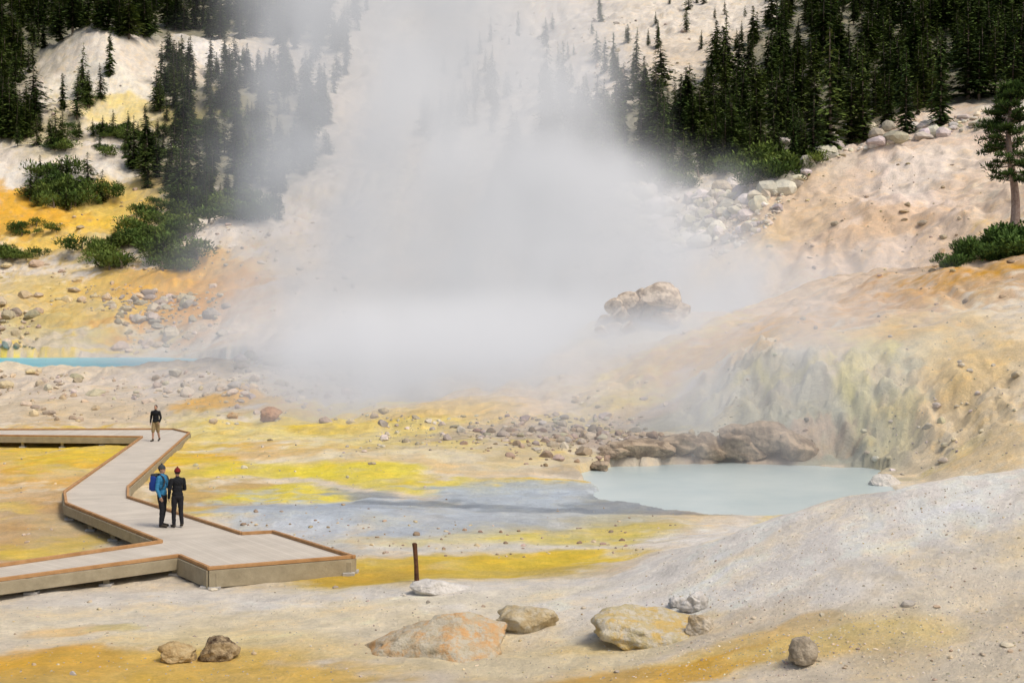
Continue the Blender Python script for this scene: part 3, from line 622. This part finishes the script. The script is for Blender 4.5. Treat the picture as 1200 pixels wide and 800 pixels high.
# ---------------------------------------------------------------- people
def person(loc,rz,H,cols,pose,extras):
    par=empty('hiker',loc,rz);prim=[]
    Vs=[];Fs=[];o=[0]
    def addm(v,f):
        Vs.extend([tuple(q) for q in v]);Fs.extend([tuple(i+o[0] for i in q) for q in f]);o[0]+=len(v)
    iv,if_=ICO[3]
    def ell(c,r,tag):
        addm(iv*np.array(r)+np.array(c),if_);prim.append(('e',np.array(c),np.array(r),tag))
    def cap(p,q,r1,r2,tag,k=14):
        p=np.array(p,float);q=np.array(q,float);ax=q-p;Ln=np.linalg.norm(ax);ax/=Ln
        up=np.array([0,0,1.]) if abs(ax[2])<.9 else np.array([0,1.,0]);a=np.cross(up,ax);a/=np.linalg.norm(a);b_=np.cross(ax,a)
        rings=[]
        for th in np.linspace(-1.5,0,5): rings.append((r1*math.sin(th),r1*math.cos(th)))
        for th in np.linspace(0,1.5,5): rings.append((Ln+r2*math.sin(th),r2*math.cos(th)))
        v=[];f=[]
        for (s,r) in rings:
            for j in range(k):
                t=6.28318*j/k;v.append(p+ax*s+(a*math.cos(t)+b_*math.sin(t))*r)
        for i in range(len(rings)-1):
            for j in range(k): f.append((i*k+j,i*k+(j+1)%k,(i+1)*k+(j+1)%k,(i+1)*k+j))
        f.append(tuple(range(k))[::-1]);f.append(tuple((len(rings)-1)*k+j for j in range(k)))
        addm(v,f);prim.append(('c',p,q,r1,r2,tag))
    SK,TOP,LEG,SHOE,HAIR=0,1,2,3,4
    ell((0,.0,1.36),(.185,.125,.17),TOP);ell((0,.005,1.16),(.155,.12,.20),TOP);ell((0,.0,1.0),(.17,.13,.15),TOP)
    ell((0,.01,.93),(.165,.125,.11),LEG)
    cap((-.13,0,1.43),(.13,0,1.43),.065,.065,TOP);cap((0,.01,1.44),(0,0,1.52),.075,.06,TOP);cap((0,.01,1.48),(0,-.01,1.58),.055,.052,SK)
    ell((0,0,1.655),(.074,.094,.108),SK);ell((0,-.035,1.60),(.054,.058,.06),SK);cap((0,-.088,1.665),(0,-.108,1.632),.010,.014,SK)
    ell((-.076,.005,1.645),(.012,.02,.03),SK);ell((.076,.005,1.645),(.012,.02,.03),SK);cap((-.02,-.088,1.598),(.02,-.088,1.598),.008,.008,SK)
    if cols.get('hair'): ell((0,.018,1.68),(.082,.093,.098),HAIR)
    for s in (-1,1):
        ps=pose[s]
        sh,el,wr=(np.array(q,float) for q in (ps['sh'],ps['el'],ps['wr']))
        cap(sh,el,.068,.054,TOP);cap(el,wr,.054,.040,TOP)
        hd=(wr-el);hd/=np.linalg.norm(hd);pl=wr+hd*.045
        side=np.cross(hd,np.array([1.,0,0]));side/=np.linalg.norm(side)
        cap(wr,wr+hd*.03,.026,.028,SK)
        for j in range(4):
            off=side*(j-1.5)*.021;base=pl+off;Lf=[.062,.074,.078,.066][3-j]
            cap(wr+hd*.02+off*.8,base+hd*.03,.014,.0125,SK,8)
            cl=np.array([-s*.35,0,0]);m1=base+hd*(.03+Lf*.5)+cl*.02;cap(base+hd*.03,m1,.0105,.010,SK,8);cap(m1,m1+(hd+cl)*Lf*.45,.010,.0085,SK,8)
        tb=wr+hd*.03+side*-.03;cap(tb,tb+side*-.025+hd*.045,.013,.010,SK,8)
        hp,kn,an,to=(np.array(q,float) for q in (ps['hip'],ps['kn'],ps['an'],ps['toe']))
        if cols.get('shorts'):
            cap(hp,kn,.105,.088,LEG);cap(hp+(kn-hp)*.8,kn,.06,.055,SK);cap(kn,kn+(an-kn)*.35,.055,.058,SK);cap(kn+(an-kn)*.35,an,.058,.038,SK)
        else:
            cap(hp,kn,.10,.070,LEG);cap(kn,kn+(an-kn)*.35,.070,.066,LEG);cap(kn+(an-kn)*.35,an,.066,.056,LEG)
        heel=an+(an-to)*.15*np.array([1,1,0]);heel[2]=an[2]-.045
        cap(heel,to,.042,.036,SHOE);cap(an,heel,.05,.042,SHOE)
    tmp=mesh_np('body_src',np.array(Vs),Fs,[],True)
    rm_=tmp.modifiers.new('r','REMESH');rm_.mode='VOXEL';rm_.voxel_size=.0075
    sm=tmp.modifiers.new('s','SMOOTH');sm.iterations=3;sm.factor=.5
    dg=bpy.context.evaluated_depsgraph_get();me=bpy.data.meshes.new_from_object(tmp.evaluated_get(dg))
    bpy.data.objects.remove(tmp)
    n=len(me.vertices);co=np.empty(n*3);me.vertices.foreach_get('co',co);co=co.reshape(-1,3)
    best=np.full(n,1e9);tg=np.zeros(n,int)
    for p in prim:
        if p[0]=='e':
            dd=(np.linalg.norm((co-p[1])/p[2],axis=1)-1)*p[2].min()
        else:
            ax=p[2]-p[1];t=np.clip((co-p[1])@ax/(ax@ax),0,1);dd=np.linalg.norm(co-p[1]-t[:,None]*ax,axis=1)-(p[3]+(p[4]-p[3])*t)
        k=dd<best;best=np.where(k,dd,best);tg[k]=p[-1]
    nrm=np.empty(n*3);me.vertices.foreach_get('normal',nrm);nrm=nrm.reshape(-1,3)
    fold=fbm(co[:,0]*2+co[:,1],co[:,2]*1.6,.09,3,5)*.009*np.isin(tg,[1,2])
    co=co+nrm*fold[:,None];me.vertices.foreach_set('co',co.astype(np.float32).ravel())
    for c in cols['mats']: me.materials.append(c)
    lv=np.empty(len(me.loops),np.int32);me.loops.foreach_get('vertex_index',lv)
    ls=np.empty(len(me.polygons),np.int32);me.polygons.foreach_get('loop_start',ls)
    me.polygons.foreach_set('material_index',tg[lv[ls]].astype(np.int32));me.polygons.foreach_set('use_smooth',np.ones(len(me.polygons),bool));me.update()
    bo=bpy.data.objects.new('body',me);COL.objects.link(bo);bo.parent=par
    for s in (-1,1):
        e=mesh_np('eye',iv*.012+np.array([s*.03,-.083,1.662]),if_,[eyem],True,par)
    extras(par)
    par.scale=(H/1.765,)*3
    return par
def flat(name,c,rough=.8,spec=.2): return noisemat(name,tuple(x*.85 for x in c),tuple(x*1.12 for x in c),9,rough,.3,60,.004,spec)
eyem=flat('eye_dark',(.05,.04,.03),.3)
skin=flat('skin',(.45,.27,.19),.6);blk=flat('black_cloth',(.012,.013,.016));blk2=flat('black_trousers',(.018,.018,.022));bluej=flat('blue_jacket',(.035,.19,.36),.6)
khk=flat('khaki_shorts',(.27,.20,.10));shoe=flat('boots',(.05,.04,.03));hair=flat('dark_hair',(.03,.02,.015),.6);red=flat('maroon_knit',(.16,.018,.02),.95);navy=flat('navy_pack',(.02,.06,.30),.6);grey=flat('grey_trim',(.05,.055,.06))
def stand(arm_l,arm_r,w=.11,st=0):
    P_={}
    for s,(el,wr) in ((-1,arm_l),(1,arm_r)):
        yo=st*s
        P_[s]=dict(sh=(s*.185,.0,1.425),el=el,wr=wr,hip=(s*.09,0,.90),kn=(s*w,-.02+yo*.5-abs(yo)*.1,.50),an=(s*(w+.01),.03+yo,.10+(.03 if yo>0 else 0)),toe=(s*(w+.03),-.15+yo,.045))
    return P_
iv3,if3=ICO[3]
def beanie(m):
    def f(par):
        v=iv3.copy();v[:,2]=np.maximum(v[:,2],-.15);mesh_np('knit_hat',v*np.array([.092,.108,.105])+np.array([0,.008,1.70]),if3,[m],True,par)
        v,fq=tube([(0,.008,1.675),(0,.008,1.678),(0,.008,1.705),(0,.008,1.71)],[.088,.098,.098,.088],20);v=np.array(v);v[:,1]=(v[:,1]-.008)*1.15+.008;mesh_np('hat_brim',v,fq,[m],True,par)
        mesh_np('pompom',iv3*.025+np.array([0,.01,1.815]),if3,[m],True,par)
    return f
def rbox(name,c,sz,m,par,bev=.05):
    bm=bmesh.new();bmesh.ops.create_cube(bm,size=1);bmesh.ops.scale(bm,vec=sz,verts=bm.verts);bmesh.ops.bevel(bm,geom=list(bm.edges),offset=bev,segments=4,affect='EDGES',profile=.6)
    bmesh.ops.translate(bm,vec=c,verts=bm.verts);me=bpy.data.meshes.new(name);bm.to_mesh(me);bm.free();me.materials.append(m)
    for p_ in me.polygons:p_.use_smooth=True
    ob=bpy.data.objects.new(name,me);COL.objects.link(ob);ob.parent=par
def pack(par):
    beanie(grey)(par)
    rbox('backpack',(0,.22,1.26),(.30,.20,.46),navy,par,.07);rbox('pack_pocket',(0,.325,1.18),(.22,.08,.24),navy,par,.035);rbox('pack_lid',(0,.21,1.49),(.27,.19,.09),grey,par,.035)
    for s in (-1,1):
        pts=[(s*.10,.13,1.47),(s*.11,.02,1.525),(s*.115,-.10,1.46),(s*.12,-.145,1.35),(s*.14,-.12,1.18),(s*.16,.03,1.08),(s*.13,.13,1.06)]
        v=[];f=[]
        for p_ in pts: v+= [(p_[0]-.025,p_[1]-.012,p_[2]),(p_[0]+.025,p_[1]-.012,p_[2]),(p_[0]+.025,p_[1]+.006,p_[2]),(p_[0]-.025,p_[1]+.006,p_[2])]
        for i in range(len(pts)-1):
            for j in range(4): f.append((i*4+j,i*4+(j+1)%4,i*4+4+(j+1)%4,i*4+4+j))
        mesh_np('strap',v,f,[grey],False,par)
dn=((-.25,.03,1.13),(-.24,-.07,.90));dn2=((.25,.03,1.13),(.24,-.07,.90))
fw=((-.23,-.02,1.15),(-.14,-.22,1.12));fw2=((.24,-.02,1.15),(.15,-.22,1.10))
x,y=W(189,618,DZ);person((x,y,DZ),math.radians(75),1.80,dict(mats=[skin,bluej,blk2,shoe,hair],hair=1),stand(dn,fw2,.10,.05),pack)
x,y=W(207,618.5,DZ);person((x,y,DZ),math.radians(-150),1.72,dict(mats=[skin,blk,blk2,shoe,hair],hair=1),stand(fw,dn2,.10,-.04),beanie(red))
x,y=W(182,517,DZ);person((x,y,DZ),math.radians(-10),1.76,dict(mats=[skin,blk,khk,shoe,hair],hair=1,shorts=1),stand(((-.27,.06,1.15),(-.26,-.03,.91)),((.27,-.02,1.15),(.25,-.14,.95)),.09,.16),lambda p:None)

# ---------------------------------------------------------------- steam (voxel fog volumes)
def steammat(name,dens,emis):
    m=bpy.data.materials.new(name);m.use_nodes=True;nt=m.node_tree;L=nt.links.new
    for n in list(nt.nodes): nt.nodes.remove(n)
    out=N(nt,'ShaderNodeOutputMaterial')
    at=N(nt,'ShaderNodeAttribute',attribute_name='density')
    d=N(nt,'ShaderNodeMath',operation='MULTIPLY');L(at.outputs['Fac'],d.inputs[0]);d.inputs[1].default_value=dens
    sc=N(nt,'ShaderNodeVolumeScatter');sc.inputs['Color'].default_value=(1,1,1,1);L(d.outputs[0],sc.inputs['Density'])
    em=N(nt,'ShaderNodeEmission');em.inputs['Color'].default_value=(.96,.97,1.0,1)  # glow scaled by density, added in place of multiple scattering inside the steam
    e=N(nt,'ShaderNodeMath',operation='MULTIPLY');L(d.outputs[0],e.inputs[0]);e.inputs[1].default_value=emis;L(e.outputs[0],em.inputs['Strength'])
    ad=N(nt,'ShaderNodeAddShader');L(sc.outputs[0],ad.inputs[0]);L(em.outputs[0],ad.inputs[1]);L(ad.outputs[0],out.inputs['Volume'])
    return m
def steam(name,box,vox,zpts,ns,thr,contrast,mat,floor_=.12,step=2.2):
    """voxel steam: zpts = (z, cx, cy, rx, ry, strength) up the plume"""
    g_=bpy.data.node_groups.new(name,'GeometryNodeTree');nt=g_;L=nt.links.new
    g_.interface.new_socket('Geometry',in_out='OUTPUT',socket_type='NodeSocketGeometry')
    out=N(nt,'NodeGroupOutput');vc=N(nt,'GeometryNodeVolumeCube')
    x0,x1,y0,y1,a0,a1_=box
    vc.inputs['Min'].default_value=(x0,y0,a0);vc.inputs['Max'].default_value=(x1,y1,a1_)
    vc.inputs['Resolution X'].default_value=int((x1-x0)/vox);vc.inputs['Resolution Y'].default_value=int((y1-y0)/vox);vc.inputs['Resolution Z'].default_value=int((a1_-a0)/vox)
    pos=N(nt,'GeometryNodeInputPosition').outputs[0];sx=N(nt,'ShaderNodeSeparateXYZ');L(pos,sx.inputs[0])
    z0,z1=zpts[0][0],zpts[-1][0]
    def M(op,a,b=None,c=None):
        n=N(nt,'ShaderNodeMath',operation=op)
        for i,v_ in enumerate((a,b,c)):
            if v_ is None: continue
            if isinstance(v_,(int,float)): n.inputs[i].default_value=v_
            else: L(v_,n.inputs[i])
        return n.outputs[0]
    zn=M('DIVIDE',M('SUBTRACT',sx.outputs[2],float(z0)),float(z1-z0))
    def curve(k):
        vals=[p[k] for p in zpts];lo,hi=min(vals),max(vals)+1e-3
        r=N(nt,'ShaderNodeValToRGB');r.color_ramp.interpolation='EASE';el=r.color_ramp.elements
        el[0].position=0;el[1].position=1
        for p in zpts[1:-1]: el.new((p[0]-z0)/(z1-z0))
        for e,p in zip(el,zpts): v_=(p[k]-lo)/(hi-lo);e.color=(v_,v_,v_,1)
        L(zn,r.inputs[0]);return M('MULTIPLY_ADD',r.outputs[0],float(hi-lo),float(lo))
    w=N(nt,'ShaderNodeTexNoise');w.inputs['Scale'].default_value=ns*.6;w.inputs['Detail'].default_value=4;L(pos,w.inputs['Vector'])
    ws=N(nt,'ShaderNodeVectorMath',operation='SUBTRACT');L(w.outputs['Color'],ws.inputs[0]);ws.inputs[1].default_value=(.5,.5,.5)
    wsep=N(nt,'ShaderNodeSeparateXYZ');L(ws.outputs[0],wsep.inputs[0])
    rx=curve(3)
    dx=M('ADD',M('SUBTRACT',sx.outputs[0],curve(1)),M('MULTIPLY',wsep.outputs[0],M('MULTIPLY',rx,1.5)))
    dy=M('ADD',M('SUBTRACT',sx.outputs[1],curve(2)),M('MULTIPLY',wsep.outputs[1],6.0))
    qx=M('DIVIDE',dx,rx);qy=M('DIVIDE',dy,curve(4))
    r2=M('ADD',M('MULTIPLY',qx,qx),M('MULTIPLY',qy,qy))
    fall=M('EXPONENT',M('MULTIPLY',r2,-1.6))
    mp=N(nt,'ShaderNodeVectorMath',operation='MULTIPLY');mp.inputs[1].default_value=(1,1,.7);L(pos,mp.inputs[0])
    n=N(nt,'ShaderNodeTexNoise');n.inputs['Scale'].default_value=ns;n.inputs['Detail'].default_value=6;n.inputs['Roughness'].default_value=.62;n.inputs['Distortion'].default_value=.6;L(mp.outputs[0],n.inputs['Vector'])
    a=N(nt,'ShaderNodeMapRange',interpolation_type='SMOOTHSTEP');a.inputs['From Min'].default_value=thr-contrast;a.inputs['From Max'].default_value=thr+contrast;L(n.outputs[0],a.inputs['Value']);a.inputs['To Min'].default_value=floor_
    den=M('MULTIPLY',M('MULTIPLY',fall,a.outputs[0]),curve(5))
    L(M('MAXIMUM',M('SUBTRACT',den,.010),0.0),vc.inputs['Density'])
    sm=N(nt,'GeometryNodeSetMaterial');sm.inputs['Material'].default_value=mat
    L(vc.outputs[0],sm.inputs[0]);L(sm.outputs[0],out.inputs[0])
    vol=bpy.data.volumes.new(name);vol.materials.append(mat)
    ob=bpy.data.objects.new(name,vol);COL.objects.link(ob)
    vol.render.space='WORLD';vol.render.step_size=vox*step
    md=ob.modifiers.new('fog','NODES');md.node_group=g_
    return ob
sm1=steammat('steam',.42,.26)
pl=[(0,1,86,17,10,1.0),(4,1,94,18,11,1.35),(9,2,110,21,10,1.25),(15,-1,112,17,10,1.15),(21,-6,113,12,10,1.1),(30,-8.5,115,12,9,.95),(48,-9,118,15,10,.8)]
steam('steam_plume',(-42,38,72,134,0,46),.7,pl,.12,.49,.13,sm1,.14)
pl2=[(-.2,13,68,11,8,1.2),(3,12,69,12,8,1.2),(6,12,70,12,8,.8),(10,10,72,9,7,.2)]
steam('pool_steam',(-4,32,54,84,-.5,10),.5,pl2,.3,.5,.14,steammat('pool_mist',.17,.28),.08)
pl3=[(1.8,-34,135,14,9,1.0),(6,-32,138,12,8,.4),(12,-30,140,8,8,.0)]
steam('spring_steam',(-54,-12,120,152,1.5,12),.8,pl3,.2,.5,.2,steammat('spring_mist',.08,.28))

# ---------------------------------------------------------------- light, camera
w=bpy.data.worlds.new('World');scene.world=w;w.use_nodes=True;nt=w.node_tree
sky=nt.nodes.new('ShaderNodeTexSky');sky.sky_type='NISHITA';sky.sun_disc=False
el=math.radians(58);az=math.atan2(.60,-.48)
sky.sun_elevation=el;sky.sun_rotation=az;sky.air_density=1.0;sky.dust_density=5.0;sky.ozone_density=.6
nt.links.new(sky.outputs[0],nt.nodes['Background'].inputs[0]);nt.nodes['Background'].inputs[1].default_value=.138
sl=bpy.data.lights.new('sun','SUN');sl.energy=1.75;sl.angle=math.radians(16);sl.color=(1,.93,.82)
so=bpy.data.objects.new('sun',sl);COL.objects.link(so)
sd=Vector((math.sin(az)*math.cos(el),math.cos(az)*math.cos(el),math.sin(el)));so.rotation_euler=sd.to_track_quat('Z','Y').to_euler()
cam=bpy.data.cameras.new('camera');co_=bpy.data.objects.new('camera',cam);COL.objects.link(co_)
co_.location=(0,0,HC);cam.sensor_width=36;cam.lens=F/1200*36;cam.clip_end=4000
co_.rotation_euler=(math.radians(90)-math.atan(35/F),0,0)
scene.camera=co_
scene.view_settings.view_transform='Standard'
